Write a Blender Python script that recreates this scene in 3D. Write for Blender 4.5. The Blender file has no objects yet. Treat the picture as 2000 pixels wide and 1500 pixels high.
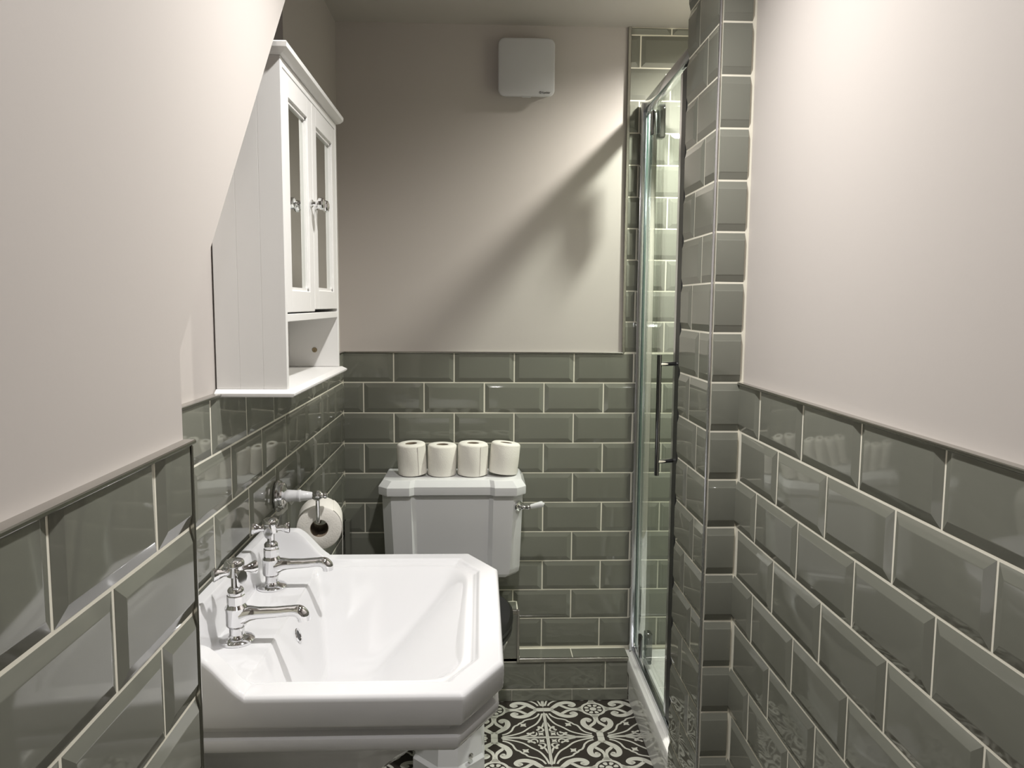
import bpy, bmesh, math, random
import numpy as np
from mathutils import Vector, Matrix
random.seed(7)
S = bpy.context.scene
C = S.collection
PI = math.pi

# ------------------------------------------------------------------ camera
H = 1.346                     # eye height above the floor
PITCH, YAW, ROLL, FPX = .1021, .0408, .0065, 1517.0
fw = Vector((math.sin(YAW)*math.cos(PITCH), math.cos(YAW)*math.cos(PITCH), -math.sin(PITCH)))
rt = Vector((math.cos(YAW), -math.sin(YAW), 0)); up = rt.cross(fw)
rt, up = math.cos(ROLL)*rt + math.sin(ROLL)*up, -math.sin(ROLL)*rt + math.cos(ROLL)*up
cam = bpy.data.cameras.new('camera'); cam_o = bpy.data.objects.new('camera', cam); C.objects.link(cam_o)
cam.sensor_fit = 'HORIZONTAL'; cam.sensor_width = 36; cam.lens = FPX/2000*36; cam.clip_start = .02
cam_o.matrix_world = Matrix(((rt.x, up.x, -fw.x, 0), (rt.y, up.y, -fw.y, 0), (rt.z, up.z, -fw.z, H), (0, 0, 0, 1)))
S.camera = cam_o

# ------------------------------------------------------------------ world, lights, exposure
W = bpy.data.worlds.new('world'); S.world = W; W.use_nodes = True
W.node_tree.nodes['Background'].inputs[0].default_value = (.9, .95, 1, 1)
W.node_tree.nodes['Background'].inputs[1].default_value = .02
S.view_settings.view_transform = 'Standard'; S.view_settings.look = 'None'
S.view_settings.exposure = 0.30; S.view_settings.gamma = 1.0; S.view_settings.use_curve_mapping = False
CEIL = 2.242
LIGHTS = [((.763, 2.29, CEIL-.012), 96.0, (1, .965, .885), 158),      # recessed downlight over the shower
          ((.10, 1.20, CEIL-.012), 62.0, (1, .98, .955), 152),       # recessed downlight over the washbasin
          ((.08, .20, CEIL-.012), 20.0, (1, .97, .97), 140)]       # weak fill lamp added by the entrance to even out the near walls
for loc, power, col, ang in LIGHTS:
    l = bpy.data.lights.new('downlight_or_fill', 'SPOT'); l.shadow_soft_size = .03; l.energy = power; l.color = col
    l.spot_size = math.radians(ang); l.spot_blend = 1.0
    o = bpy.data.objects.new('downlight_or_fill', l); C.objects.link(o); o.location = loc

# ------------------------------------------------------------------ materials
def srgb(r, g, b):
    f = lambda c: (c/255/12.92) if c/255 <= .04045 else ((c/255+.055)/1.055)**2.4
    return (f(r), f(g), f(b), 1)
def mat(name, color, rough=.5, metal=0, coat=0, bump=None, var=0, spec=None):
    m = bpy.data.materials.new(name); m.use_nodes = True; n = m.node_tree.nodes; L = m.node_tree.links
    b = n['Principled BSDF']
    b.inputs['Base Color'].default_value = color; b.inputs['Roughness'].default_value = rough
    b.inputs['Metallic'].default_value = metal; b.inputs['Coat Weight'].default_value = coat; b.inputs['Coat Roughness'].default_value = .03
    if spec is not None: b.inputs['Specular IOR Level'].default_value = spec
    if bump:
        scale, strength, dist = bump
        g = n.new('ShaderNodeNewGeometry'); t = n.new('ShaderNodeTexNoise'); t.inputs['Scale'].default_value = scale; t.inputs['Detail'].default_value = 3
        bu = n.new('ShaderNodeBump'); bu.inputs['Strength'].default_value = strength; bu.inputs['Distance'].default_value = dist
        L.new(g.outputs['Position'], t.inputs['Vector']); L.new(t.outputs['Fac'], bu.inputs['Height']); L.new(bu.outputs['Normal'], b.inputs['Normal'])
        if coat: L.new(bu.outputs['Normal'], b.inputs['Coat Normal'])
    if var:
        oi = n.new('ShaderNodeObjectInfo'); mr = n.new('ShaderNodeMapRange'); mr.inputs['To Min'].default_value = 1-var; mr.inputs['To Max'].default_value = 1+var
        hs = n.new('ShaderNodeHueSaturation'); hs.inputs['Color'].default_value = color
        L.new(oi.outputs['Random'], mr.inputs['Value']); L.new(mr.outputs['Result'], hs.inputs['Value']); L.new(hs.outputs['Color'], b.inputs['Base Color'])
    return m
M = {}
M['paint'] = mat('cream_paint', (.52, .482, .452, 1), .62, bump=(180, .03, .002))
M['ceiling'] = mat('ceiling_paint', (.48, .455, .415, 1), .45, bump=(160, .06, .002))
M['tile'] = mat('sage_glaze', (.188, .191, .160, 1), .05, bump=(9, .02, .004), var=.05)
M['grout'] = mat('cream_grout', (.80, .77, .66, 1), .85, bump=(400, .1, .001))
M['trim'] = mat('steel_trim', (.44, .43, .40, 1), .2, 1)
M['ceramic'] = mat('white_ceramic', (.74, .74, .75, 1), .06)
M['acrylic'] = mat('white_acrylic', (.86, .86, .84, 1), .12)
M['chrome'] = mat('chrome', (.78, .78, .79, 1), .06, 1)
M['alu'] = mat('polished_aluminium', (.62, .63, .66, 1), .18, 1)
M['wood'] = mat('white_painted_wood', (.78, .77, .75, 1), .38, bump=(60, .05, .001))
M['mirror'] = mat('mirror_glass', (.72, .74, .70, 1), .02, 1)
M['black'] = mat('black_plastic', (.006, .006, .006, 1), .35)
M['rubber'] = mat('black_rubber', (.012, .013, .015, 1), .4)
M['paper'] = mat('tissue_paper', (.82, .79, .73, 1), .95, bump=(300, .35, .002))
M['card'] = mat('brown_card', (.23, .18, .13, 1), .9)
M['plastic'] = mat('white_plastic', (.55, .55, .56, 1), .35)
M['print'] = mat('grey_print', (.06, .06, .06, 1), .6)
M['floor_dark'] = mat('charcoal_floor_glaze', (.045, .038, .032, 1), .28, bump=(90, .08, .001))
M['floor_light'] = mat('ivory_floor_print', (.70, .69, .62, 1), .3, bump=(90, .08, .001))
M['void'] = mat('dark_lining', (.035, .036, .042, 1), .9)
M['gunmetal'] = mat('dark_chrome', (.16, .165, .17, 1), .1, 1)
M['brass'] = mat('brass_screw', (.30, .24, .15, 1), .35, 1)
M['crystal'] = mat('crystal', (.95, .96, .97, 1), .02); M['crystal'].node_tree.nodes['Principled BSDF'].inputs['Transmission Weight'].default_value = .85
m = bpy.data.materials.new('lamp_lens'); m.use_nodes = True; b = m.node_tree.nodes['Principled BSDF']
b.inputs['Emission Color'].default_value = (1, .94, .86, 1); b.inputs['Emission Strength'].default_value = 6; M['lens'] = m
# clear screen glass: Fresnel mix of straight-through light and mirror reflection, the same for every ray
m = bpy.data.materials.new('clear_glass'); m.use_nodes = True; n = m.node_tree.nodes; L = m.node_tree.links; n.clear()
out = n.new('ShaderNodeOutputMaterial'); mix = n.new('ShaderNodeMixShader'); tr = n.new('ShaderNodeBsdfTransparent'); gl = n.new('ShaderNodeBsdfGlossy')
tr.inputs[0].default_value = (.93, .965, .945, 1); gl.inputs['Roughness'].default_value = .01; gl.inputs[0].default_value = (.95, 1, .98, 1)
fr = n.new('ShaderNodeFresnel'); ge = n.new('ShaderNodeNewGeometry'); mr = n.new('ShaderNodeMapRange'); mr.inputs['To Min'].default_value = 1.5; mr.inputs['To Max'].default_value = 1/1.5
L.new(ge.outputs['Backfacing'], mr.inputs['Value']); L.new(mr.outputs['Result'], fr.inputs['IOR'])
L.new(fr.outputs[0], mix.inputs[0]); L.new(tr.outputs[0], mix.inputs[1]); L.new(gl.outputs[0], mix.inputs[2]); L.new(mix.outputs[0], out.inputs[0]); M['glass'] = m
M['glass_edge'] = mat('green_glass_edge', (.10, .17, .15, 1), .1)

# ------------------------------------------------------------------ helpers
def link(name, me, m, parent=None, smooth=None):
    o = bpy.data.objects.new(name, me); C.objects.link(o)
    if m is not None and not me.materials: me.materials.append(M[m] if isinstance(m, str) else m)
    if smooth is not None:
        me.polygons.foreach_set('use_smooth', [True]*len(me.polygons)); me.set_sharp_from_angle(angle=smooth)
    if parent: o.parent = parent
    return o
def pyd(name, v, f, m, parent=None, smooth=None):
    me = bpy.data.meshes.new(name); me.from_pydata([tuple(p) for p in v], [], f); me.update()
    return link(name, me, m, parent, smooth)
def from_bm(name, bm, m, parent=None, smooth=None):
    bmesh.ops.recalc_face_normals(bm, faces=bm.faces)
    me = bpy.data.meshes.new(name); bm.to_mesh(me); bm.free(); return link(name, me, m, parent, smooth)
def add_box(bm, x0, x1, y0, y1, z0, z1, bev=0, seg=2):
    r = bmesh.ops.create_cube(bm, size=1, matrix=Matrix.LocRotScale(Vector(((x0+x1)/2, (y0+y1)/2, (z0+z1)/2)), None, Vector((x1-x0, y1-y0, z1-z0))))
    if bev:
        es = list({e for v in r['verts'] for e in v.link_edges})
        bmesh.ops.bevel(bm, geom=es, offset=bev, segments=seg, profile=.5, affect='EDGES')
def box(name, x0, x1, y0, y1, z0, z1, m, parent=None, bev=0, seg=2):
    bm = bmesh.new(); add_box(bm, x0, x1, y0, y1, z0, z1, bev, seg); return from_bm(name, bm, m, parent, .5 if bev else None)
def rings(name, R, m, parent=None, smooth=.6, cap0=True, cap1=True, close=False):
    n = len(R[0]); v = [p for r in R for p in r]; f = []
    K = len(R)
    for k in range(K if close else K-1):
        a, c = k*n, ((k+1) % K)*n
        for i in range(n): j = (i+1) % n; f.append((a+i, a+j, c+j, c+i))
    if not close:
        if cap0: f.append(tuple(reversed(range(n))))
        if cap1: f.append(tuple((K-1)*n+i for i in range(n)))
    bm = bmesh.new(); vs = [bm.verts.new(p) for p in v]
    for q in f: bm.faces.new([vs[i] for i in q])
    return from_bm(name, bm, m, parent, smooth)
def lathe(name, prof, o, axis, m, parent=None, n=28, smooth=.6, close=False):
    o = Vector(o); a = Vector(axis).normalized(); t = Vector((1, 0, 0)) if abs(a.x) < .9 else Vector((0, 1, 0))
    e1 = a.cross(t).normalized(); e2 = a.cross(e1)
    R = [[o + a*h + (e1*math.cos(2*PI*i/n) + e2*math.sin(2*PI*i/n))*max(r, 1e-4) for i in range(n)] for r, h in prof]
    return rings(name, R, m, parent, smooth, close=close)
def tube(name, pts, rad, m, parent=None, n=14, smooth=.8):
    pts = [Vector(p) for p in pts]; R = []; prev = None
    for i, p in enumerate(pts):
        d = (pts[min(i+1, len(pts)-1)] - pts[max(i-1, 0)]).normalized()
        e1 = d.cross(Vector((0, 0, 1)) if prev is None and abs(d.z) < .9 else (Vector((0, 1, 0)) if prev is None else prev.cross(d)))
        if prev is not None: e1 = (prev - d*prev.dot(d))
        e1.normalize(); prev = e1; e2 = d.cross(e1); r = rad[i] if isinstance(rad, (list, tuple)) else rad
        R.append([p + (e1*math.cos(2*PI*k/n) + e2*math.sin(2*PI*k/n))*r for k in range(n)])
    return rings(name, R, m, parent, smooth)
def spline(P, k=6):
    P = [Vector(p) for p in P]; Q = [P[0]*2-P[1]] + P + [P[-1]*2-P[-2]]; o = []
    for i in range(1, len(Q)-2):
        for s in range(k):
            t = s/k; a, b, c, d = Q[i-1:i+3]
            o.append(.5*((2*b) + (c-a)*t + (2*a-5*b+4*c-d)*t*t + (3*b-a-3*c+d)*t**3))
    return o + [P[-1]]
def thing(name, loc, label, cat, group=None):
    o = bpy.data.objects.new(name, None); C.objects.link(o); o.location = loc; o.empty_display_size = .05
    o['label'] = label; o['category'] = cat
    if group: o['group'] = group
    return o
def tag(o, label, cat, group=None):
    o['label'] = label; o['category'] = cat
    if group: o['group'] = group
    return o
def struct(o, label=None, cat=None):
    o['kind'] = 'structure'
    if label: o['label'] = label
    return o
def adopt(parent, *objs):           # keep world coordinates while hanging parts under a thing placed at its base
    for o in objs: o.parent = parent; o.matrix_parent_inverse = Matrix.Translation(-Vector(parent.location))

# ------------------------------------------------------------------ room shell
YB, XR, XN, XF = 2.6036, .5428, -.339, -.460      # grout planes: back, right, near left, recess left
PB, PR, PN, PF = 2.608, .548, -.345, -.467        # paint planes
NX, NY, NY2 = .477, 1.592, 1.832                  # tiled pier beside the shower
SX = 1.27                                         # far side of the shower
Y0 = -.75                                         # wall behind the camera
DADO = 1.1855
LE = .905                                         # end of the near left wall
slope = lambda y: 1.2885 + (y-.903)*1.086         # raked edge of the near left wall

def quad_wall(name, boxes, m, label):
    bm = bmesh.new()
    for b in boxes: add_box(bm, *b)
    return struct(from_bm(name, bm, m), label)
floor_o = struct(box('floor', -.60, 1.35, Y0-.1, 2.72, -.08, -.004, 'grout'), 'patterned black and ivory tile floor')
ceiling_o = struct(box('ceiling', -.95, 1.4, Y0-.1, 2.75, CEIL, CEIL+.08, 'ceiling'), 'plain cream ceiling')
wall_back = quad_wall('wall_back', [(-.60, 1.35, YB, YB+.1, 0, DADO-.002), (-.60, .482, PB, PB+.1, DADO-.002, CEIL), (.482, 1.35, YB, YB+.1, DADO-.002, CEIL)], None, 'back wall, cream paint above sage green metro tiles')
wall_right = quad_wall('wall_right', [(XR, XR+.1, Y0, NY+.02, 0, DADO-.002), (PR, PR+.1, Y0, NY+.02, DADO-.002, CEIL)], None, 'right wall, cream paint above sage green metro tiles')
wall_pier = quad_wall('wall_pier', [(NX, XR+.09, NY, NY2, 0, CEIL), (XR+.08, SX+.08, NY+.1, NY2, 0, CEIL)], 'grout', 'narrow full height tiled pier beside the shower')
wall_shower = quad_wall('wall_shower', [(SX, SX+.08, NY2, YB+.05, 0, CEIL)], 'grout', 'tiled side wall inside the shower')
wall_rear = quad_wall('wall_rear', [(-.60, .70, Y0-.1, Y0, 0, CEIL)], 'paint', 'plain cream wall behind the viewer')
# recess wall on the left, open above the cabinet into a dark hollow under the stairs
wall_recess = quad_wall('wall_recess', [(XF-.1, XF, LE-.3, YB, 0, DADO-.002), (PF-.1, PF, LE-.3, 2.70, DADO-.002, 1.79), (PF-.1, PF, 1.925, 2.70, 1.79, CEIL)], None, 'left recess wall, cream paint above sage green metro tiles')
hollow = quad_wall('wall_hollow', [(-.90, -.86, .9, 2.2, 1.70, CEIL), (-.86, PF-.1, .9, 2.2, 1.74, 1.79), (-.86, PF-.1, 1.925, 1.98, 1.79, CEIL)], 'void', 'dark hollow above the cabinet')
# near left wall with its raked upper edge
yz = [(Y0, 0), (LE-.006, 0), (LE-.006, DADO-.002), (Y0, DADO-.002)]
yzp = [(Y0, DADO-.002), (LE, DADO-.002), (LE, slope(LE))] + [(y, slope(y)) for y in (1.2, 1.5)] + [(.903+(CEIL-1.2885)/1.086, CEIL), (Y0, CEIL)]
bm = bmesh.new()
for poly, xa, xb in ((yz, XF-.02, XN), (yzp, PF-.12, PN)):
    a = [bm.verts.new((xa, y, z)) for y, z in poly]; b_ = [bm.verts.new((xb, y, z)) for y, z in poly]; n_ = len(poly)
    bm.faces.new(a); bm.faces.new(list(reversed(b_)))
    for i in range(n_): bm.faces.new((a[i], b_[i], b_[(i+1) % n_], a[(i+1) % n_]))
wall_left = struct(from_bm('wall_left', bm, None), 'near left wall with a raked edge, cream paint above tiles')
for w in (wall_back, wall_right, wall_recess, wall_left):
    w.data.materials.append(M['grout']); w.data.materials.append(M['paint'])
    for p in w.data.polygons: p.material_index = 1 if p.center.z > DADO-.003 and not (w is wall_back and p.center.x > .49) else 0

# ------------------------------------------------------------------ bevelled metro tiles, one object each
TW, TP, TV, Z0, G = .202, .202, .1031, 1.0835, .0040
cache = {}
def tile_mesh(w, h, fl):
    k = (round(w, 3), round(h, 3), fl)
    if k in cache: return cache[k]
    B, e, t, c = .0145, .0002, .0046, .0035
    l, r, b, tt = (B if q else .0004 for q in fl)
    l, r = min(l, w*.45), min(r, w*.45)
    el, er, eb, et = (e if q else t-.0004 for q in fl)
    o = [(-w/2, -h/2), (w/2, -h/2), (w/2, h/2), (-w/2, h/2)]
    i = [(-w/2+l, -h/2+b), (w/2-r, -h/2+b), (w/2-r, h/2-tt), (-w/2+l, h/2-tt)]
    ez = [min(el, eb), min(er, eb), min(er, et), min(el, et)]
    v = [(x, y, -.003) for x, y in o] + [(x, y, z) for (x, y), z in zip(o, ez)] + [(x, y, t) for x, y in i]
    f = [(8, 9, 10, 11)] + [(k_, (k_+1) % 4, 4+(k_+1) % 4, 4+k_) for k_ in range(4)] + [(4+k_, 4+(k_+1) % 4, 8+(k_+1) % 4, 8+k_) for k_ in range(4)]
    bm = bmesh.new(); vs = [bm.verts.new(p) for p in v]
    for q in f: bm.faces.new([vs[j] for j in q])
    top = [e_ for e_ in bm.edges if all(vv.co.z > t-1e-5 for vv in e_.verts)]
    bmesh.ops.bevel(bm, geom=top, offset=.0012, segments=3, profile=.5, affect='EDGES')
    me = bpy.data.meshes.new('metro_tile'); bm.to_mesh(me); bm.free(); me.materials.append(M['tile'])
    me.polygons.foreach_set('use_smooth', [True]*len(me.polygons)); me.set_sharp_from_angle(angle=.14)
    cache[k] = me; return me
def put_tile(parent, ctr, u, n, w, h, fl, name='metro_tile'):
    o = bpy.data.objects.new(name, tile_mesh(w, h, fl)); C.objects.link(o)
    u = Vector(u); n = Vector(n); v = n.cross(u)
    j = [random.gauss(0, .0018) for _ in range(2)]
    nn = (n + u*j[0] + v*j[1]).normalized(); uu = (u - nn*u.dot(nn)).normalized(); vv = nn.cross(uu)
    o.matrix_world = Matrix(((uu.x, vv.x, nn.x, ctr[0]), (uu.y, vv.y, nn.y, ctr[1]), (uu.z, vv.z, nn.z, ctr[2]), (0, 0, 0, 1)))
    o.parent = parent; return o
def tile_field(parent, plane, a0, a1, z0, z1, phase, half=TP/2, rowphase=None):
    """plane: ('Y', y, -1) faces -Y, ('X', x, s) faces s*X.  a runs along the wall."""
    ax, pv, s = plane
    k0, k1 = math.floor((z0-Z0)/TV)-1, math.ceil((z1-Z0)/TV)+1
    for k in range(k0, k1):
        lo, hi = Z0+k*TV, Z0+(k+1)*TV; zb, zt = max(lo, z0), min(hi, z1)
        if zt-zb < .012: continue
        row = -k                                  # row 0 is the top row of the dado
        ph = rowphase[row % 2] if rowphase else phase + (row % 2)*half
        m0 = math.floor((a0-ph)/TP)
        for m_ in range(m0, m0+40):
            l, r = ph+m_*TP, ph+(m_+1)*TP
            if l >= a1: break
            aa, ab = max(l, a0), min(r, a1)
            if ab-aa < .012: continue
            cl, cr, cb, ct = l < a0-.001, r > a1+.001, lo < z0-.001, hi > z1+.001
            w = ab-aa-(0 if cl else G/2)-(0 if cr else G/2); h = zt-zb-(0 if cb else G/2)-(0 if ct else G/2)
            ca = (aa+(0 if cl else G/2)+ab-(0 if cr else G/2))/2; cz = (zb+(0 if cb else G/2)+zt-(0 if ct else G/2))/2
            fl = [not cl, not cr, not cb, not ct]
            if ax == 'Y': put_tile(parent, (ca, pv, cz), (1, 0, 0), (0, -1, 0), w, h, tuple(fl))
            elif s < 0: put_tile(parent, (pv, ca, cz), (0, -1, 0), (-1, 0, 0), w, h, (fl[1], fl[0], fl[2], fl[3]))
            else: put_tile(parent, (pv, ca, cz), (0, 1, 0), (1, 0, 0), w, h, tuple(fl))
tile_field(wall_back, ('Y', YB, -1), XF+.003, SX-.003, .155, DADO-.0035, -.2903)
tile_field(wall_back, ('Y', YB, -1), .486, SX-.003, DADO-.0035+.0015, CEIL-.004, -.2903)
tile_field(wall_right, ('X', XR, -1), Y0, NY-.003, .001, DADO-.0035, 1.4765)
tile_field(wall_left, ('X', XN, 1), Y0, LE-.0075, .001, DADO-.0035, .8095)
tile_field(wall_recess, ('X', XF, 1), LE+.004, YB-.004, .001, DADO-.0035, 1.3322)
tile_field(wall_pier, ('Y', NY, -1), NX+.0044, XR-.003, .001, CEIL-.004, 0, rowphase=(.40, .40))
tile_field(wall_pier, ('X', NX, -1), NY+.004, NY2-.002, .001, CEIL-.004, 0, rowphase=(1.745, 1.677))
tile_field(wall_shower, ('X', SX, -1), NY2+.004, YB-.006, .155, CEIL-.004, 1.90)

# boxed-in pipes along the foot of the back wall: low plinth and taller box behind the toilet
PY, PZ, QX, QZ = 2.523, .151, .128, .322
plinth = struct(box('wall_plinth', XF-.005, .5070, PY, YB+.01, -.003, PZ, 'grout'), 'low tiled pipe boxing along the foot of the back wall')
add = []
for a, b_, z0_, z1_, fl in [(-.46, -.205, .043, .138, 0), (-.202, .017, .043, .138, 0), (.020, .219, .043, .138, 0), (.222, .4265, .043, .138, 0), (.4295, .505, .043, .138, 1)]:
    put_tile(plinth, ((a+b_)/2, PY, (z0_+z1_)/2), (1, 0, 0), (0, -1, 0), b_-a, z1_-z0_, (True, not fl, True, True))
for a, b_ in [(-.46, -.298), (-.295, -.094), (-.091, .108), (.111, .313), (.316, .505)]:
    put_tile(plinth, ((a+b_)/2, PY, .0205), (1, 0, 0), (0, -1, 0), b_-a, .038, (False, False, False, False))
for a, b_ in [(.135, .3145), (.3175, .506)]:
    put_tile(plinth, ((a+b_)/2, (PY+YB)/2-.003, PZ-.004), (1, 0, 0), (0, 0, 1), b_-a, .070, (False, False, False, False))
tallbox = struct(box('wall_pipe_box', XF-.005, QX, PY, YB+.01, PZ-.01, QZ, 'grout'), 'taller tiled pipe boxing behind the toilet')
for a, b_ in [(-.46, -.28), (-.277, -.078), (-.075, .124)]:
    put_tile(tallbox, ((a+b_)/2, PY, (PZ+QZ)/2-.006), (1, 0, 0), (0, -1, 0), b_-a, QZ-PZ-.02, (False, False, False, False))
    put_tile(tallbox, ((a+b_)/2, (PY+YB)/2-.003, QZ-.004), (1, 0, 0), (0, 0, 1), b_-a, .070, (False, False, False, False))
put_tile(tallbox, (QX-.002, (PY+YB)/2, (PZ+QZ)/2), (0, -1, 0) if 0 else (0, 1, 0), (1, 0, 0), .070, QZ-PZ-.01, (False, False, False, False))
cb = struct(box('wall_corner_box', XF+.007, -.437, 2.560, YB-.007, 0, .618, 'tile'), 'slim dark pipe boxing in the back left corner')

# metal tile trims
def trim(n_, *b, m='trim'): return struct(box('trim_%d' % n_, *b, m, None, .0012, 1), None)
trim(1, XF, .482, YB-.0085, PB+.002, DADO-.003, DADO+.002)
trim(2, XR-.0085, PR+.002, Y0, NY-.001, DADO-.003, DADO+.002)
trim(3, PN-.002, XN+.0085, Y0, LE+.003, DADO-.003, DADO+.002)
trim(4, PF-.002, XF+.0085, LE, YB-.009, DADO-.003, DADO+.002)
trim(5, .476, .486, YB-.0085, PB+.002, DADO+.002, CEIL)
trim(6, XN-.004, XN+.0062, LE-.0045, LE-.0005, 0, DADO-.004)
trim(7, NX-.0044, NX+.0002, NY-.0044, NY+.0002, 0, CEIL, m='alu')
trim(8, QX+.005, .5065, PY-.0085, PY+.001, .140, PZ+.003)
trim(9, QX-.003, QX+.0055, PY-.0085, PY+.001, .140, QZ+.003)
trim(10, XF+.02, QX-.0035, PY-.0085, PY+.001, QZ-.007, QZ+.003)
for i, t_ in enumerate(['dado on back wall', 'dado on right wall', 'dado on near left wall', 'dado in the left recess', 'tile edge by the shower', 'near left wall end', 'pier corner', 'ledge edge', 'pipe box edge', 'pipe box top edge']):
    bpy.data.objects['trim_%d' % (i+1)]['label'] = 'metal tile trim, ' + t_

# recessed downlights in the ceiling, plus a fitting for the added entrance fill
for loc, power, col, ang in LIGHTS:
    r = lathe('downlight', [(.033, 0), (.033, -.004), (.044, -.006), (.046, -.002), (.046, .0)], (loc[0], loc[1], CEIL), (0, 0, 1), 'chrome', ceiling_o)
    lathe('lens', [(.001, -.0008), (.032, -.0008), (.032, -.0002), (.001, -.0002)], (loc[0], loc[1], CEIL), (0, 0, 1), 'lens', r)

# ------------------------------------------------------------------ encaustic-pattern floor tiles
FT = .333; FX, FY = .2125, 2.297
def build_print():
    V, F = [], []
    def poly(pts):
        a = len(V); V.extend((p[0], p[1], 0) for p in pts); F.append(tuple(range(a, a+len(pts))))
    def stroke(pts, w):
        P = [Vector((p[0], p[1], 0)) for p in pts]; n_ = len(P); a = len(V)
        for i, p in enumerate(P):
            d = (P[min(i+1, n_-1)]-P[max(i-1, 0)]).normalized(); q = Vector((-d.y, d.x, 0)); ww = w[i*len(w)//n_] if isinstance(w, list) else w
            if isinstance(w, list):
                t = i/(n_-1)*(len(w)-1); j = min(int(t), len(w)-2); ww = w[j]+(w[j+1]-w[j])*(t-j)
            V.append(tuple(p+q*ww/2)); V.append(tuple(p-q*ww/2))
        for i in range(n_-1): F.append((a+2*i, a+2*i+1, a+2*i+3, a+2*i+2))
    def disc(c, r, n_=14): poly([(c[0]+r*math.cos(2*PI*i/n_), c[1]+r*math.sin(2*PI*i/n_)) for i in range(n_)])
    def ring(r0, r1, n_=40):
        a = len(V)
        for i in range(n_):
            c, s = math.cos(2*PI*i/n_), math.sin(2*PI*i/n_); V.append((r0*c, r0*s, 0)); V.append((r1*c, r1*s, 0))
        for i in range(n_): j = (i+1) % n_; F.append((a+2*i, a+2*i+1, a+2*j+1, a+2*j))
    # medallion
    disc((0, 0), .034, 24)
    for i in range(8):
        a = 2*PI*(i+.5)/8; h = .27
        pts = [(.047*math.cos(a-h*.75), .047*math.sin(a-h*.75)), (.078*math.cos(a-h*1.05), .078*math.sin(a-h*1.05)), (.090*math.cos(a-h*.5), .090*math.sin(a-h*.5)), (.090*math.cos(a+h*.5), .090*math.sin(a+h*.5)), (.078*math.cos(a+h*1.05), .078*math.sin(a+h*1.05)), (.047*math.cos(a+h*.75), .047*math.sin(a+h*.75))]
        poly(pts)
    ring(.101, .128)
    sp = lambda P, k=6: spline([(p[0], p[1], 0) for p in P], k)
    for q in range(4):
        c, s = round(math.cos(q*PI/2)), round(math.sin(q*PI/2)); R = lambda p: (c*p[0]-s*p[1], s*p[0]+c*p[1])
        poly([R(p) for p in ((.40, -.032), (.4985, -.032), (.4985, .032), (.40, .032))])
        for sg in (1, -1):
            f = lambda P: [R((p[0], p[1]*sg)) for p in P]
            stroke(f(sp([(.425, .012), (.385, .055), (.335, .105), (.275, .132), (.215, .125), (.185, .090), (.205, .060), (.232, .066)])), [.034, .05, .058, .056, .05, .045, .036, .02])
            disc(R((.226, .076*sg)), .021)
            stroke(f(sp([(.118, .012), (.165, .014), (.215, .012), (.262, .026), (.302, .060), (.330, .082)])), [.045, .022, .024, .036, .036, .03])
            poly(f([(.12, .05), (.125, .0), (.175, 0), (.15, .028)]) if sg > 0 else list(reversed(f([(.12, .05), (.125, 0), (.175, 0), (.15, .028)]))))
        # corner: quarter of the concave diamond, a and b run away from the tile corner
        K = lambda a, b: R((.5-a, .5-b))
        stroke([K(*p[:2]) for p in sp([(.425, .020), (.33, .045), (.235, .092), (.165, .165), (.092, .235), (.045, .33), (.020, .425)])], .019)
        for mir in (0, 1):
            KK = (lambda a, b: K(b, a)) if mir else K
            stroke([KK(*p[:2]) for p in sp([(.425, .050), (.375, .075), (.335, .120), (.318, .168), (.300, .205)])], .019)
            stroke([KK(*p[:2]) for p in sp([(.300, .205), (.272, .222), (.252, .252)], 4)], .019)
            stroke([KK(*p[:2]) for p in sp([(.262, .020), (.205, .030), (.170, .045), (.150, .075), (.125, .072)])], [.004, .020, .018, .02, .012])
            stroke([KK(*p[:2]) for p in sp([(.165, .045), (.125, .030), (.100, .050), (.100, .085)])], [.016, .020, .016, .010])
            disc(KK(.178, .068), .017, 10); disc(KK(.128, .088), .013, 10)
        poly([K(.0015, .0015), K(.44, .0015), K(.43, .014), K(.0145, .0145)]); poly([K(.0145, .0145), K(.014, .43), K(.0015, .44), K(.0015, .0015)])
        for cc, r_ in ((.058, .036), (.218, .042)):
            pts = []
            for i in range(8):
                a = PI/4 + i*PI/4; rr = r_ if i % 2 == 0 else r_*.50
                pts.append(K(cc+rr*math.cos(a), cc+rr*math.sin(a)))
            poly(pts)
    me = bpy.data.meshes.new('printed_pattern')
    me.from_pydata([(x*FT, y*FT, .00005*(i % 5)*0) for i, (x, y, z) in enumerate(V)], [], F); me.update(); me.materials.append(M['floor_light'])
    bm = bmesh.new(); bm.from_mesh(me)
    for k_, fc in enumerate(bm.faces):
        if fc.normal.z < 0: fc.normal_flip()
    for k_, v in enumerate(bm.verts): v.co.z = .00012 + .00002*(k_ % 3) * 0
    bm.to_mesh(me); bm.free(); return me
pm = build_print()
bm = bmesh.new(); add_box(bm, -FT/2+.0012, FT/2-.0012, -FT/2+.0012, FT/2-.0012, -.009, 0)
tm = bpy.data.meshes.new('floor_tile'); bm.to_mesh(tm); bm.free(); tm.materials.append(M['floor_dark'])
for i in range(-3, 1):
    for j in range(-9, 1):
        cx, cy = FX+(i+.5)*FT, FY+(j+.5)*FT
        if cx-FT/2 > .50 or cx+FT/2 < -.46 or cy+FT/2 < Y0: continue
        o = bpy.data.objects.new('floor_tile', tm); C.objects.link(o); o.location = (cx, cy, 0); o.parent = floor_o; o.rotation_euler.z = 0
        p = bpy.data.objects.new('printed_pattern', pm); C.objects.link(p); p.parent = o
        o2 = None

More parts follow.
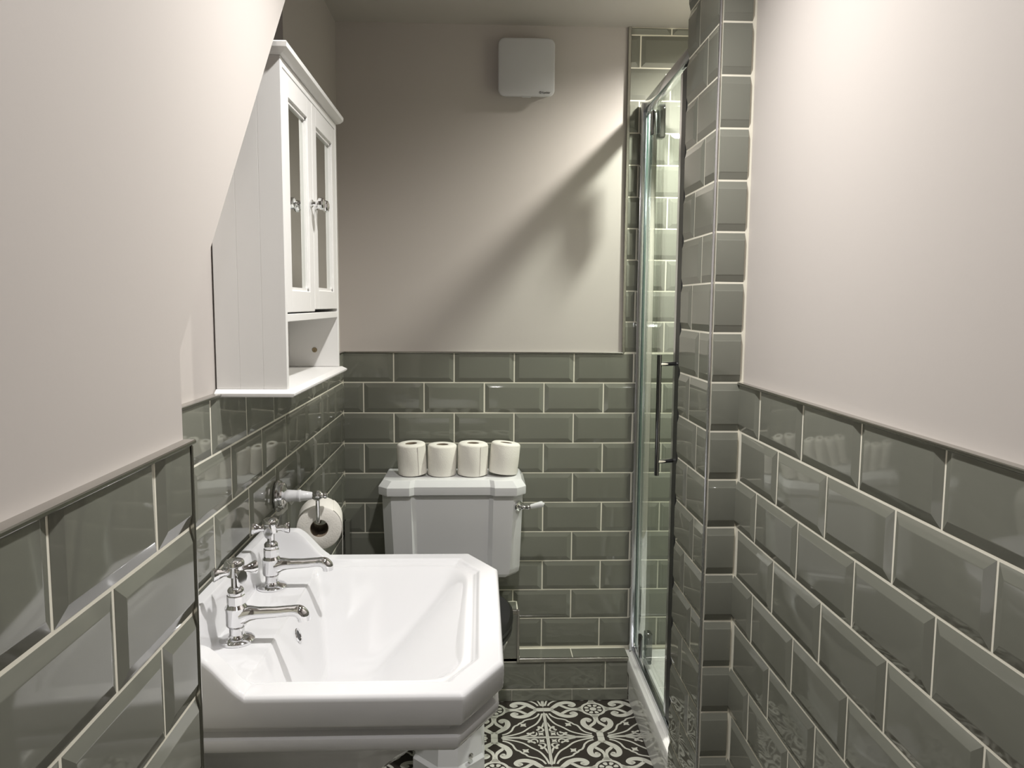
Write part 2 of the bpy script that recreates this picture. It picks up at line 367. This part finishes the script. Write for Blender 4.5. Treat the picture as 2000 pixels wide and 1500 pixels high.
# ------------------------------------------------------------------ washbasin on a pedestal
basin = thing('washbasin', (-.25, 1.3075, 0), 'white ceramic pedestal washbasin with angled corners and raised back', 'washbasin')
bx0, bx1, by0, by1, cyb = XF+.009, .036, 1.005, 1.610, 1.3075
RIM = .820
def sst(x, a, b): t = np.clip((x-a)/(b-a), 0, 1); return t*t*(3-2*t)
clx, cly = .058, .100
def ylim(X):
    t = np.clip((X-(bx1-clx))/clx, 0, 1); return by0+cly*t, by1-cly*t
xs = np.unique(np.concatenate([np.linspace(bx0, bx1, 116), np.linspace(bx0, bx0+.06, 24), np.linspace(-.34, -.24, 34), np.linspace(bx1-.07, bx1, 26), bx1-np.array([.001, .002, .004, .006])]))
ts = np.unique(np.concatenate([np.linspace(0, 1, 120), np.linspace(0, .12, 44), 1-np.linspace(0, .12, 44), [.002, .004, .008], [.992, .996, .998]]))
Xg, Tg = np.meshgrid(xs, ts, indexing='ij'); lo, hi = ylim(Xg); Yg = lo+(hi-lo)*Tg
cn = np.hypot(clx, cly)
def sides(X, Y):
    dn, df, dr = Y-by0, by1-Y, bx1-X
    dcn = ((Y-by0)*clx + (bx1-X)*cly - clx*cly)/cn; dcf = ((by1-Y)*clx + (bx1-X)*cly - clx*cly)/cn
    return dn, df, dr, dcn, dcf
dn, df, dr, dcn, dcf = sides(Xg, Yg)
d = np.minimum.reduce([dn, df, dr, dcn, dcf])
def softmin(a, k): m_ = np.minimum.reduce(a); return m_ - np.log(sum(np.exp(-k*(q-m_)) for q in a))/k
ytop = RIM + .058*np.clip((-.318-Xg)/.058, 0, 1)
ytop = RIM + .058*np.where((-.318-Xg) < 0, 0, sst(-.318-Xg, -.010, .066))
ay = np.abs(Yg-cyb)
xe = -.330 - .004*sst(ay, .16, .24)
hop = softmin([.86*(np.minimum(dr, 1)-.060), .78*(dn-.060), .78*(df-.060), .86*(dcn-.056), .86*(dcf-.056), 2.9*(Xg-xe)], 150)
hop = softmin([hop, np.full_like(hop, .142)], 90)
hop = np.where(hop > 0, hop, 0) * 1.0
hop = np.maximum(np.log1p(np.exp(np.clip((hop)*260, -40, 40)))/260 - math.log(2)/260, 0)
deck = RIM-.010
lip = .004*(1-sst(np.abs(Xg-(xe-.012)), .0, .006))*0
step = 0*Xg
zin = np.where(Xg < -.2, deck - step*(1), RIM-.006) - hop
wgt = sst(Xg, -.325, -.28); zin = (deck-step-hop)*(1-wgt) + (RIM-.006-.003*sst(d, .045, .05)-hop)*wgt
m_rail = np.maximum(1-sst(d, .036, .045), 1-sst(Xg, -.434, -.420))
m_rail = np.where(Xg > -.318, 1-sst(d, .036, .045), m_rail)
zg = m_rail*ytop + (1-m_rail)*zin
rr = .009; zg = zg - np.where(d < rr, rr-np.sqrt(np.maximum(rr*rr-(rr-d)**2, 0)), 0)
nx_, nt_ = zg.shape
V = [(float(Xg[i, j]), float(Yg[i, j]), float(zg[i, j])) for i in range(nx_) for j in range(nt_)]
F = [(i*nt_+j, (i+1)*nt_+j, (i+1)*nt_+j+1, i*nt_+j+1) for i in range(nx_-1) for j in range(nt_-1)]
loop = [i*nt_ for i in range(nx_)] + [(nx_-1)*nt_+j for j in range(1, nt_)] + [i*nt_+nt_-1 for i in range(nx_-2, -1, -1)]
prev = loop
for off, z in [(.0, .800), (.0015, .778), (.004, .774), (.018, .7715), (.022, .768), (.022, .760), (.016, .7565), (.008, .7545), (.007, .751), (.009, .738), (.014, .733), (.030, .728), (.075, .705), (.12, .660), (.16, .610), (.17, .60)]:
    cur = []
    for k in loop:
        x, y, _ = V[k]; cur.append(len(V))
        V.append((bx0+(x-bx0)*(bx1-off-bx0)/(bx1-bx0), cyb+(y-cyb)*((by1-by0)/2-off)/((by1-by0)/2), min(z, V[prev[len(cur)-1]][2]-.0005)))
    for k in range(len(loop)-1): F.append((prev[k], cur[k], cur[k+1], prev[k+1]))
    prev = cur
F.append(tuple(reversed(prev)))
bm = bmesh.new(); vs = [bm.verts.new(p) for p in V]
for q in F: bm.faces.new([vs[i] for i in q])
bowl = from_bm('bowl', bm, 'ceramic', None, .75); adopt(basin, bowl)
# pedestal: eight-sided column flaring at head and foot
def octo(cx, cy, hx, hy, ch, z): return [(cx-hx+ch, cy-hy, z), (cx+hx-ch, cy-hy, z), (cx+hx, cy-hy+ch, z), (cx+hx, cy+hy-ch, z), (cx+hx-ch, cy+hy, z), (cx-hx+ch, cy+hy, z), (cx-hx, cy+hy-ch, z), (cx-hx, cy-hy+ch, z)]
R = [octo(-.27, cyb, hx, hy, ch, z) for hx, hy, ch, z in [(.125, .135, .03, 0), (.125, .135, .03, .04), (.115, .122, .03, .05), (.085, .095, .03, .11), (.078, .088, .028, .20), (.080, .090, .028, .42), (.095, .105, .03, .54), (.12, .13, .035, .612)]]
ped = rings('pedestal', R, 'ceramic', None, .3); adopt(basin, ped)
jm = int(np.argmin(np.abs(Yg[nx_//4]-1.311))); col = zg[:, jm]; i0 = int(np.argmax((col < .776) & (xs > -.34)))
oxp = float(xs[i0]); on = Vector((-(float(col[i0+1]-col[i0-1]))/float(xs[i0+1]-xs[i0-1]), 0, 1)).normalized(); op = Vector((oxp, 1.311, float(col[i0])))
ov = lathe('overflow', [(.0125, -.003), (.0130, .0010), (.0120, .0024), (.0100, .0020), (.0092, .0006), (.0090, .0002)], op, on, 'chrome', None); adopt(basin, ov)
oh = lathe('overflow_hole', [(.0093, -.001), (.0093, .0008), (.001, .0008)], op, on, 'black', None, 20); oh.parent = ov
pl = lathe('waste', [(.022, 0), (.022, .003), (.018, .004), (.016, .001), (.001, .001)], (-.245, cyb, .6725), (0, 0, 1), 'chrome', None); adopt(basin, pl)

# ------------------------------------------------------------------ pillar taps
def make_tap(loc, label, rot):
    t = thing('pillar_tap', loc, label, 'tap', 'pillar taps on the washbasin')
    lathe('base_flange', [(.0265, 0), (.0275, .002), (.0272, .0045), (.0245, .0070), (.019, .0090), (.0135, .0105), (.0118, .013)], (0, 0, 0), (0, 0, 1), 'chrome', t, 36)
    lathe('body', [(.0118, .008), (.0118, .024), (.0155, .027), (.0165, .030), (.0165, .052), (.0172, .054), (.0172, .057), (.0150, .060), (.0135, .062)], (0, 0, 0), (0, 0, 1), 'chrome', t, 36)
    P = spline([(.008, 0, .043), (.020, 0, .046), (.034, 0, .0465), (.060, 0, .0475), (.086, 0, .0495), (.098, 0, .0485), (.1045, 0, .042), (.1055, 0, .034)], 5)
    n_ = len(P); prof = [.0155, .0125, .0100, .0090, .0088, .0105, .0108, .0098]
    rad = [float(np.interp(i/(n_-1)*(len(prof)-1), range(len(prof)), prof)) for i in range(n_)]
    tube('spout', P, rad, 'chrome', t, 20)
    R = []
    for r_, z in [(.0135, .060), (.0140, .066), (.0140, .076), (.0120, .079)]: R.append([(r_*math.cos(k*PI/4+.2), r_*math.sin(k*PI/4+.2), z) for k in range(8)])
    rings('bonnet', R, 'chrome', t, .25)
    lathe('gland', [(.0125, .078), (.0130, .081), (.0125, .086), (.010, .089), (.007, .090), (.0066, .094), (.0066, .108)], (0, 0, 0), (0, 0, 1), 'chrome', t, 24)
    h = lathe('handle', [(.008, .106), (.0128, .108), (.0128, .123), (.0146, .125), (.0146, .130), (.0128, .133), (.0120, .1335), (.007, .1355), (.001, .136)], (0, 0, 0), (0, 0, 1), 'chrome', t, 28)
    for k in range(4):
        a = rot+k*PI/2; dx = Vector((math.cos(a), math.sin(a), 0)); sd = Vector((-dx.y, dx.x, 0)); R = []
        for r_, hw, hh in [(.009, .0042, .0055), (.018, .0040, .0055), (.025, .0062, .0085), (.0330, .0080, .0110), (.0345, .0074, .0102)]:
            R.append([dx*r_ + sd*(hw*math.cos(q*PI/5)) + Vector((0, 0, .1155+hh*math.sin(q*PI/5))) for q in range(10)])
        rings('handle_arm', R, 'chrome', h, .7)
    return t
make_tap((-.386, 1.205, RIM-.0105), 'chrome cross-head pillar tap nearer the viewer, above the overflow hole', .62)
make_tap((-.393, 1.440, RIM-.0105), 'chrome cross-head pillar tap farther back, near the toilet roll holder', .12)

# ------------------------------------------------------------------ toilet roll holder and its roll
HZ, HY = .917, 1.721
hold = thing('toilet_roll_holder', (XF+.007, HY, HZ), 'chrome and white ceramic wall-mounted toilet roll holder', 'roll holder')
parts = [lathe('wall_rose', [(.034, 0), (.0355, .004), (.034, .008), (.029, .010), (.030, .013), (.028, .017), (.020, .019), (.0155, .022)], (XF+.006, HY, HZ), (1, 0, 0), 'chrome', None, 36),
         lathe('ceramic_arm', [(.0145, .018), (.0140, .022), (.0125, .045), (.0130, .047), (.0140, .049), (.0140, .052), (.0120, .054), (.0085, .077), (.0070, .079)], (XF+.006, HY, HZ), (1, 0, 0), 'ceramic', None, 28),
         lathe('knuckle', [(.005, .076), (.0075, .079), (.0110, .084), (.0120, .090), (.0110, .096), (.0070, .100), (.0055, .103), (.0075, .106), (.0065, .110), (.001, .112)], (XF+.006, HY, HZ), (1, 0, 0), 'chrome', None, 24),
         tube('roll_rod', spline([(-.364, HY, HZ-.006), (-.364, HY, HZ-.03), (-.364, HY, HZ-.052), (-.364, HY+.004, HZ-.060), (-.364, HY+.014, HZ-.0625), (-.3735, HY+.06, HZ-.0625), (-.385, HY+.125, HZ-.0625)], 4), .0045, 'chrome', None, 14)]
adopt(hold, *parts)
def paper_roll(o, axis, r, ln, rc, wob=0):
    return [(rc, 0), (rc+.002, -.0003)] + [(r-.003, 0), (r-.0006, .0015), (r, .004), (r*1.002, ln*.5), (r, ln-.004), (r-.0006, ln-.0015), (r-.003, ln), (rc+.002, ln+.0003), (rc, ln)]
rc = .0205; rz = HZ-.0625-.0045+rc-.016-.0005 - .0042; ra = .0505
rz = HZ-.067-rc+.0088
held = thing('toilet_roll', (-.364, HY+.012, rz-ra), 'toilet roll hanging on the wall holder with a loose end', 'toilet roll')
held.rotation_euler.z = .175
a_ = lathe('paper', paper_roll(0, 0, ra, .098, rc), (-.364, HY+.012, rz), (0, 1, 0), 'paper', None, 48, close=True)
b_ = lathe('core_tube', [(rc-.0012, .001), (rc, .001), (rc, .097), (rc-.0012, .097)], (-.364, HY+.012, rz), (0, 1, 0), 'card', None, 36, close=True)
sheet = []
P = [(-.364+ra*1.004*math.cos(a), rz+ra*1.004*math.sin(a)) for a in np.linspace(.9, .0, 10)] + [(-.3132, rz-.03), (-.3138, rz-.06), (-.3145, rz-.095), (-.315, rz-.13)]
v = []; f = []
for i, (x, z) in enumerate(P):
    nxn = Vector((x+.364, 0, z-rz)).normalized() if z > rz else Vector((1, 0, 0))
    for y in (HY+.013, HY+.109):
        v.append((x, y, z)); v.append((x+nxn.x*.0009, y, z+nxn.z*.0009))
for i in range(len(P)-1):
    a = i*4; c = a+4
    f += [(a, c, c+2, a+2), (a+1, a+3, c+3, c+1), (a, a+1, c+1, c), (a+2, c+2, c+3, a+3)]
f += [(0, 2, 3, 1), (len(v)-4, len(v)-3, len(v)-1, len(v)-2)]
c_ = pyd('loose_sheet', v, f, 'paper', None, .6)
adopt(held, a_, b_, c_)

# ------------------------------------------------------------------ wall cabinet with mirrored doors
cx0, cx1, cy0, cy1, cz0, cz1 = PF+.003, -.341, 1.380, 1.893, 1.1935, 1.764
cab = thing('wall_cabinet', ((cx0+cx1)/2, (cy0+cy1)/2, cz0-.010), 'white wooden wall cabinet with two mirrored doors and an open shelf', 'cabinet')
P_ = []
pw = (cx1-cx0)/3
for k in range(3):
    P_.append(box('side_plank', cx0+k*pw+.00005, cx0+(k+1)*pw-.00005, cy0, cy0+.014, cz0+.001, cz1, 'wood', None, .0004, 1))
P_.append(box('side_panel', cx0, cx1, cy1-.014, cy1, cz0+.001, cz1, 'wood', None, .0012, 1))
P_.append(box('back_panel', cx0+.001, cx0+.007, cy0+.0145, cy1-.0145, cz0+.001, cz1-.001, 'wood'))
P_.append(box('shelf', cx0+.0075, cx1-.001, cy0+.0145, cy1-.0145, 1.3125, 1.3265, 'wood', None, .001, 1))
P_.append(box('top_board', cx0+.0075, cx1-.0005, cy0+.0145, cy1-.0145, cz1-.0145, cz1-.001, 'wood'))
def moulding(name, z0_, z1_, out, flip):
    R = []
    for z, e in ([(z0_, out*.15), (z0_+.003, out*.55), ((z0_+z1_)/2, out*.95), (z1_-.002, out), (z1_, out*.92)] if not flip else [(z0_, out*.8), (z0_+.003, out), ((z0_+z1_)/2, out), (z1_-.004, out*.72), (z1_, out*.3)]):
        R.append([(cx0, cy0-e, z), (cx1+e, cy0-e, z), (cx1+e, cy1+e, z), (cx0, cy1+e, z)])
    return rings(name, R, 'wood', None, .5)
P_.append(moulding('cornice', cz1+.0003, cz1+.0195, .0155, False))
P_.append(moulding('base_board', cz0-.012, cz0+.0006, .015, True))
for k, (ya, yb, dz, lab) in enumerate([(cy0+.0155, 1.6250, 0, 'near'), (1.6275, cy1-.0155, .004, 'far')]):
    za, zb = 1.3290+dz, cz1-.0165+dz*.2; st = .040; fx0, fx1 = cx1-.0146, cx1-.0004
    bm = bmesh.new()
    add_box(bm, fx0, fx1, ya, ya+st, za, zb, .0012, 1); add_box(bm, fx0, fx1, yb-st, yb, za, zb, .0012, 1)
    add_box(bm, fx0, fx1, ya+st-.001, yb-st+.001, za, za+st, .0012, 1); add_box(bm, fx0, fx1, ya+st-.001, yb-st+.001, zb-st, zb, .0012, 1)
    for s_ in (ya+st, yb-st-.006): add_box(bm, fx0+.001, fx1-.004, s_, s_+.006, za+st, zb-st)
    for s_ in (za+st, zb-st-.006): add_box(bm, fx0+.001, fx1-.004, ya+st, yb-st, s_, s_+.006)
    dr_ = from_bm('door', bm, 'wood'); adopt(cab, dr_)
    mp = box('mirror_pane', fx0+.002, fx0+.006, ya+st-.003, yb-st+.003, za+st-.003, zb-st+.003, 'mirror'); mp.parent = dr_
    ky = (yb-.020) if k == 0 else (ya+.022)
    kb = lathe('knob', [(.008, 0), (.008, .003), (.005, .005), (.0042, .010), (.0055, .013), (.0110, .016), (.0120, .020), (.0120, .023), (.0105, .026), (.0055, .0275), (.001, .028)], (fx1, ky, 1.545), (1, 0, 0), 'chrome', None, 10, .3); kb.parent = dr_
s_ = lathe('screw', [(.0060, 0), (.0060, .0016), (.0050, .0024), (.0022, .0022), (.0018, .0008), (.001, .0008)], (-.3975, cy1-.0141, 1.2345), (0, -1, 0), 'brass', None, 16); P_.append(s_)
adopt(cab, *P_)

# ------------------------------------------------------------------ toilet
tc = -.088
wc = thing('toilet', (tc, 2.25, 0), 'white close-coupled toilet with black seat and angular cistern', 'toilet')
def cplan(w, yb, yf, ch, bs, z, rec=.014):   # cistern plan: clipped front corners and a shallow recessed centre
    return [(tc-w, yb, z), (tc-w, yf+ch, z), (tc-w+ch*.95, yf, z), (tc-bs-.006, yf, z), (tc-bs+.008, yf+rec, z), (tc+bs-.008, yf+rec, z), (tc+bs+.006, yf, z), (tc+w-ch*.95, yf, z), (tc+w, yf+ch, z), (tc+w, yb, z)]
yb = YB-.009
lid = rings('cistern_lid', [cplan(.226, yb, 2.404, .03, .128, .7425), cplan(.2325, yb, 2.396, .031, .128, .7455), cplan(.2335, yb, 2.395, .031, .128, .751), cplan(.2335, yb, 2.395, .031, .128, .771), cplan(.231, yb, 2.398, .031, .128, .775), cplan(.220, yb, 2.412, .030, .126, .790), cplan(.2165, yb, 2.416, .030, .125, .7915)], 'ceramic', None, .35)
tank = rings('cistern', [cplan(.185, yb, 2.455, .035, .11, .465), cplan(.205, yb, 2.436, .037, .115, .468), cplan(.214, yb, 2.426, .036, .118, .480), cplan(.2165, yb, 2.420, .034, .12, .50), cplan(.2245, yb, 2.410, .032, .124, .7420)], 'ceramic', None, .35)
def oval(cx, cy, hx, hyf, hyb, z, n_=40, p=2.4):
    o = []
    for i in range(n_):
        a = 2*PI*i/n_; c, s = math.cos(a), math.sin(a)
        o.append((cx+hx*math.copysign(abs(c)**(2/p), c), cy+(hyb if s > 0 else hyf)*math.copysign(abs(s)**(2/p), s), z))
    return o
R = [oval(tc, 2.26, hx, hf, hb, z, p=pp) for hx, hf, hb, z, pp in [(.070, .17, .25, .17, 3.2), (.095, .205, .25, .22, 2.8), (.125, .235, .25, .27, 2.5), (.158, .268, .25, .33, 2.3), (.175, .285, .25, .37, 2.2), (.178, .288, .25, .395, 2.2), (.172, .28, .245, .402, 2.2)]]
foot = rings('foot', [octo(tc, 2.27, hx, hy, ch, z) for hx, hy, ch, z in [(.102, .232, .070, 0), (.102, .232, .070, .055), (.096, .224, .068, .065), (.088, .20, .062, .16), (.092, .205, .060, .235)]], 'ceramic', None, .3)
pan = rings('pan', R, 'ceramic', None, .7)
neck = rings('pan_neck', [oval(tc, 2.50, .15, .1, .092, z, p=4) for z in (.36, .4655)], 'ceramic', None, .7)
seat = rings('seat', [oval(tc, 2.215, .176, .250, .20, .4035, p=2.2), oval(tc, 2.215, .184, .258, .20, .409, p=2.2), oval(tc, 2.215, .184, .258, .20, .420, p=2.2), oval(tc, 2.215, .179, .253, .20, .4245, p=2.2)], 'black', None, .6)
lidseat = rings('seat_lid', [oval(tc, 2.215, .181, .255, .20, .4265, p=2.2), oval(tc, 2.215, .186, .260, .20, .431, p=2.2), oval(tc, 2.215, .186, .260, .20, .441, p=2.2), oval(tc, 2.215, .177, .250, .195, .448, p=2.2), oval(tc, 2.215, .12, .18, .15, .451, p=2.2)], 'black', None, .6)
esc = lathe('lever_rose', [(.0165, -.004), (.0175, .003), (.0155, .007), (.010, .009), (.0075, .0115)], (tc+.2085, 2.4255, .7065), (.72, -.70, 0), 'chrome', None, 28)
lv = tube('flush_lever', spline([(tc+.2145, 2.420, .7065), (tc+.224, 2.412, .7055), (tc+.238, 2.408, .7060), (tc+.249, 2.406, .7085)], 4), [.0060, .0065, .0072, .0088, .0090, .0075, .0062, .0066, .0080, .0085, .0078, .0068, .0062], 'chrome', None, 16)
hn = lathe('lever_handle', [(.0066, 0), (.0074, .003), (.0080, .012), (.0098, .030), (.0100, .036), (.0086, .040), (.004, .042), (.0032, .044), (.001, .0455)], (tc+.248, 2.4062, .7082), (.95, -.12, .25), 'ceramic', None, 20)
bolt = lathe('floor_bolt', [(.009, 0), (.009, .003), (.006, .005), (.001, .0055)], (tc+.0620, 2.0690, .082), (.70, -.70, .1), 'chrome', None, 16)
adopt(wc, lid, tank, foot, pan, neck, seat, lidseat, esc, lv, bolt); hn.parent = lv

# spare rolls standing on the cistern
spare = [(-.220, 2.503, .0465, .101, (.05, -.045), 'spare toilet roll at the left end of the row on the cistern'),
         (-.1248, 2.500, .0465, .100, (.02, .01), 'spare toilet roll second from the left on the cistern'),
         (-.0265, 2.500, .0490, .104, (.02, .02), 'spare toilet roll second from the right on the cistern, slightly tallest'),
         (.0735, 2.500, .0470, .1, (.045, .10), 'spare toilet roll at the right end of the row on the cistern, leaning')]
for x, y, r, h, (tx, ty), lab in spare:
    t = thing('toilet_roll', (x, y, .7920+abs(ty)*r+abs(tx)*r*.8), lab, 'toilet roll', 'spare toilet rolls on the cistern'); t.rotation_euler = (tx, ty, random.uniform(0, 1))
    prof = [(.0195, 0), (r-.004, 0), (r-.001, .002), (r, .006), (r*1.012, h*.5), (r, h-.007), (r-.0015, h-.003), (r-.006, h), (.024, h+.0008), (.0195, h-.001)]
    o = lathe('paper', prof, (0, 0, 0), (0, 0, 1), 'paper', t, 44, .7, True)
    for v_ in o.data.vertices:
        a = math.atan2(v_.co.y, v_.co.x); rr_ = math.hypot(v_.co.x, v_.co.y)
        if rr_ > .03: k = 1+.012*math.sin(2*a+x*40)+.006*math.sin(5*a+x*90); v_.co.x *= k; v_.co.y *= k
    lathe('core_tube', [(.0183, .001), (.0195, .001), (.0195, h-.002), (.0183, h-.002)], (0, 0, 0), (0, 0, 1), 'card', t, 28, .7, True)
    if x < -.2 or -.05 < x < 0:
        a0_ = -1.05-t.rotation_euler.z; v, f = [], []
        for i in range(7):
            a = a0_+i*.13
            for z in (.004, h-.005): v.append(((r*1.022+.0004)*math.cos(a), (r*1.022+.0004)*math.sin(a), z)); v.append(((r*1.022+.0016)*math.cos(a), (r*1.022+.0016)*math.sin(a), z))
        for i in range(6):
            a = i*4; c = a+4; f += [(a+1, c+1, c+3, a+3), (a, a+2, c+2, c), (a, c, c+1, a+1), (a+2, a+3, c+3, c+2)]
        f += [(0, 1, 3, 2), (24, 26, 27, 25)]
        pyd('sheet_end', v, f, 'paper', t, .6)

# ------------------------------------------------------------------ extractor fan
fan = thing('extractor_fan', (.1445, PB, 2.0975), 'square white extractor fan with rounded corners high on back wall', 'extractor fan')
def rsq(cx, cz, h, r, y, n_=7):
    o = []
    for q, (sx, sz) in enumerate(((1, 1), (-1, 1), (-1, -1), (1, -1))):
        for k in range(n_):
            a = q*PI/2+k/(n_-1)*PI/2; o.append((cx+sx*(h-r)+r*math.cos(a), y, cz+sz*(h-r)+r*math.sin(a)))
    return o
fx, fz = .1445, 2.0975
body = rings('housing', [rsq(fx, fz, h, .014, y) for h, y in ((.079, PB-.0005), (.079, PB-.038), (.074, PB-.0405))], 'plastic', None, .6)
plate = rings('front_cover', [rsq(fx, fz, h, r, y) for h, r, y in ((.084, .020, PB-.041), (.0895, .021, PB-.0425), (.0902, .021, PB-.0465), (.0885, .020, PB-.0505), (.083, .018, PB-.0525))], 'plastic', None, .5)
tab = rings('pull_tab', [[(fx+x, y, z) for x, z in ((-.018, fz-.0885), (-.012, fz-.0925), (.012, fz-.0925), (.018, fz-.0885))] for y in (PB-.047, PB-.043)], 'plastic', None, .5)
adopt(fan, body, plate, tab)
cu = bpy.data.curves.new('logo', 'FONT'); cu.body = 'Xpelair'; cu.size = .0092; cu.align_x = 'LEFT'; cu.extrude = .0002
to = bpy.data.objects.new('logo_tmp', cu); C.objects.link(to); bpy.context.view_layer.update()
lm = bpy.data.meshes.new_from_object(to.evaluated_get(bpy.context.evaluated_depsgraph_get())); bpy.data.objects.remove(to)
lm.name = 'logo_lettering'; lm.materials.clear()
lg = link('logo_lettering', lm, 'print', plate); lg.matrix_world = Matrix.Translation((.1935, PB-.0531, 2.0165)) @ Matrix.Rotation(PI/2, 4, 'X')
lg.matrix_parent_inverse = plate.matrix_world.inverted() if 0 else Matrix.Translation(-Vector(fan.location))
em = lathe('logo_emblem', [(.0020, 0), (.0036, 0), (.0036, .0006), (.0020, .0006)], (.1885, PB-.0527, 2.0195), (0, -1, 0), 'print', None, 20, .5, True)
em.parent = plate; lg.parent = plate
lg.matrix_parent_inverse = Matrix.Identity(4); em.matrix_parent_inverse = Matrix.Identity(4)

# ------------------------------------------------------------------ shower tray
tray = thing('shower_tray', (.89, 2.22, 0), 'white raised shower tray with a glossy side panel', 'shower tray')
tx0, tx1, ty0, ty1, tz = .503, SX-.008, NY2+.003, YB-.010, .150
def rect(e, z): return [(tx0+e, ty0+e, z), (tx1-e, ty0+e, z), (tx1-e, ty1-e, z), (tx0+e, ty1-e, z)]
tr_ = rings('tray', [rect(.0, .102), rect(.0, .140), rect(.003, .147), rect(.009, .150), rect(.014, .150), rect(.017, .1470), rect(.020, .1470), rect(.023, .152), rect(.064, .152), rect(.072, .147), rect(.095, .118), rect(.12, .112)], 'acrylic', None, .5)
pnl = box('side_panel', tx0+.005, tx0+.012, ty0, ty1-.075, .001, .1015, 'acrylic', None, .001, 1)
drain = lathe('drain_cover', [(.045, 0), (.045, .004), (.035, .007), (.001, .008)], (.9, 2.2, .112), (0, 0, 1), 'chrome', None, 28)
adopt(tray, tr_, pnl, drain)

# ------------------------------------------------------------------ shower door and frame
GX, TZ, bz = .5385, 1.998, tz+.0025
scr = thing('shower_door', (GX, 2.22, bz), 'clear glass shower door in a chrome frame with a bar handle', 'shower door')
fr_ = [box('wall_post', GX-.020, GX+.010, YB-.034, YB-.0075, bz, TZ, 'alu', None, .002, 2),
       box('inner_post', GX+.0112, GX+.036, YB-.026, YB-.0075, bz, TZ-.03, 'chrome', None, .003, 2),
       box('pier_post', GX-.016, GX+.014, NY2+.001, NY2+.095, bz, TZ, 'alu', None, .002, 2),
       box('top_rail', GX-.015, GX+.015, NY2+.0955, YB-.0345, TZ-.030, TZ, 'alu', None, .003, 2),
       box('bottom_rail', GX-.011, GX+.011, NY2+.0955, YB-.0345, bz, bz+.012, 'alu', None, .002, 2)]
adopt(scr, *fr_)
g0, g1, gz0, gz1 = 2.100, 2.560, bz+.020, TZ-.036
glass = box('door_glass', GX-.003, GX+.003, g0, g1, gz0, gz1, 'glass')
ge_ = box('glass_edge', GX-.0028, GX+.0028, g1+.0002, g1+.0022, gz0, gz1, 'glass_edge')
seal = box('door_seal', GX-.0065, GX+.0065, 2.058, g0+.004, gz0, gz1, 'rubber', None, .002, 1)
edge = box('door_edge_profile', GX-.005, GX+.005, g0+.0045, g0+.030, gz0, gz1, 'alu', None, .002, 1)
HX, HYD = .483, 2.077
bmh = tube('handle', [(HX, HYD, .882), (HX, HYD, .884), (HX, HYD, 1.2), (HX, HYD, 1.213)], .0065, 'gunmetal', None, 18)
adopt(scr, glass, ge_, seal, edge, bmh)
for z in (1.188, .920):
    b_ = tube('handle_bracket', [(HX, HYD, z), (.51, HYD+.008, z), (GX-.005, HYD+.018, z)], .0058, 'chrome', None, 16); b_.parent = bmh
for z0_, z1_ in ((1.858, 1.952), (bz+.026, bz+.123)):
    bm = bmesh.new(); add_box(bm, GX+.0040, GX+.0280, 2.428, 2.462, z0_, z1_, .006, 3); add_box(bm, GX-.014, GX-.0035, 2.431, 2.459, z0_+.01, z1_-.01, .004, 2)
    o = from_bm('pivot_hinge', bm, 'gunmetal', None, .6); adopt(scr, o)
    up_ = z0_ > 1
    o2 = box('pivot_cap', GX+.0055, GX+.0265, 2.432, 2.458, (z1_ if up_ else z0_-.012), (z1_+.007 if up_ else z0_), 'rubber', None, .002, 1); o2.parent = o
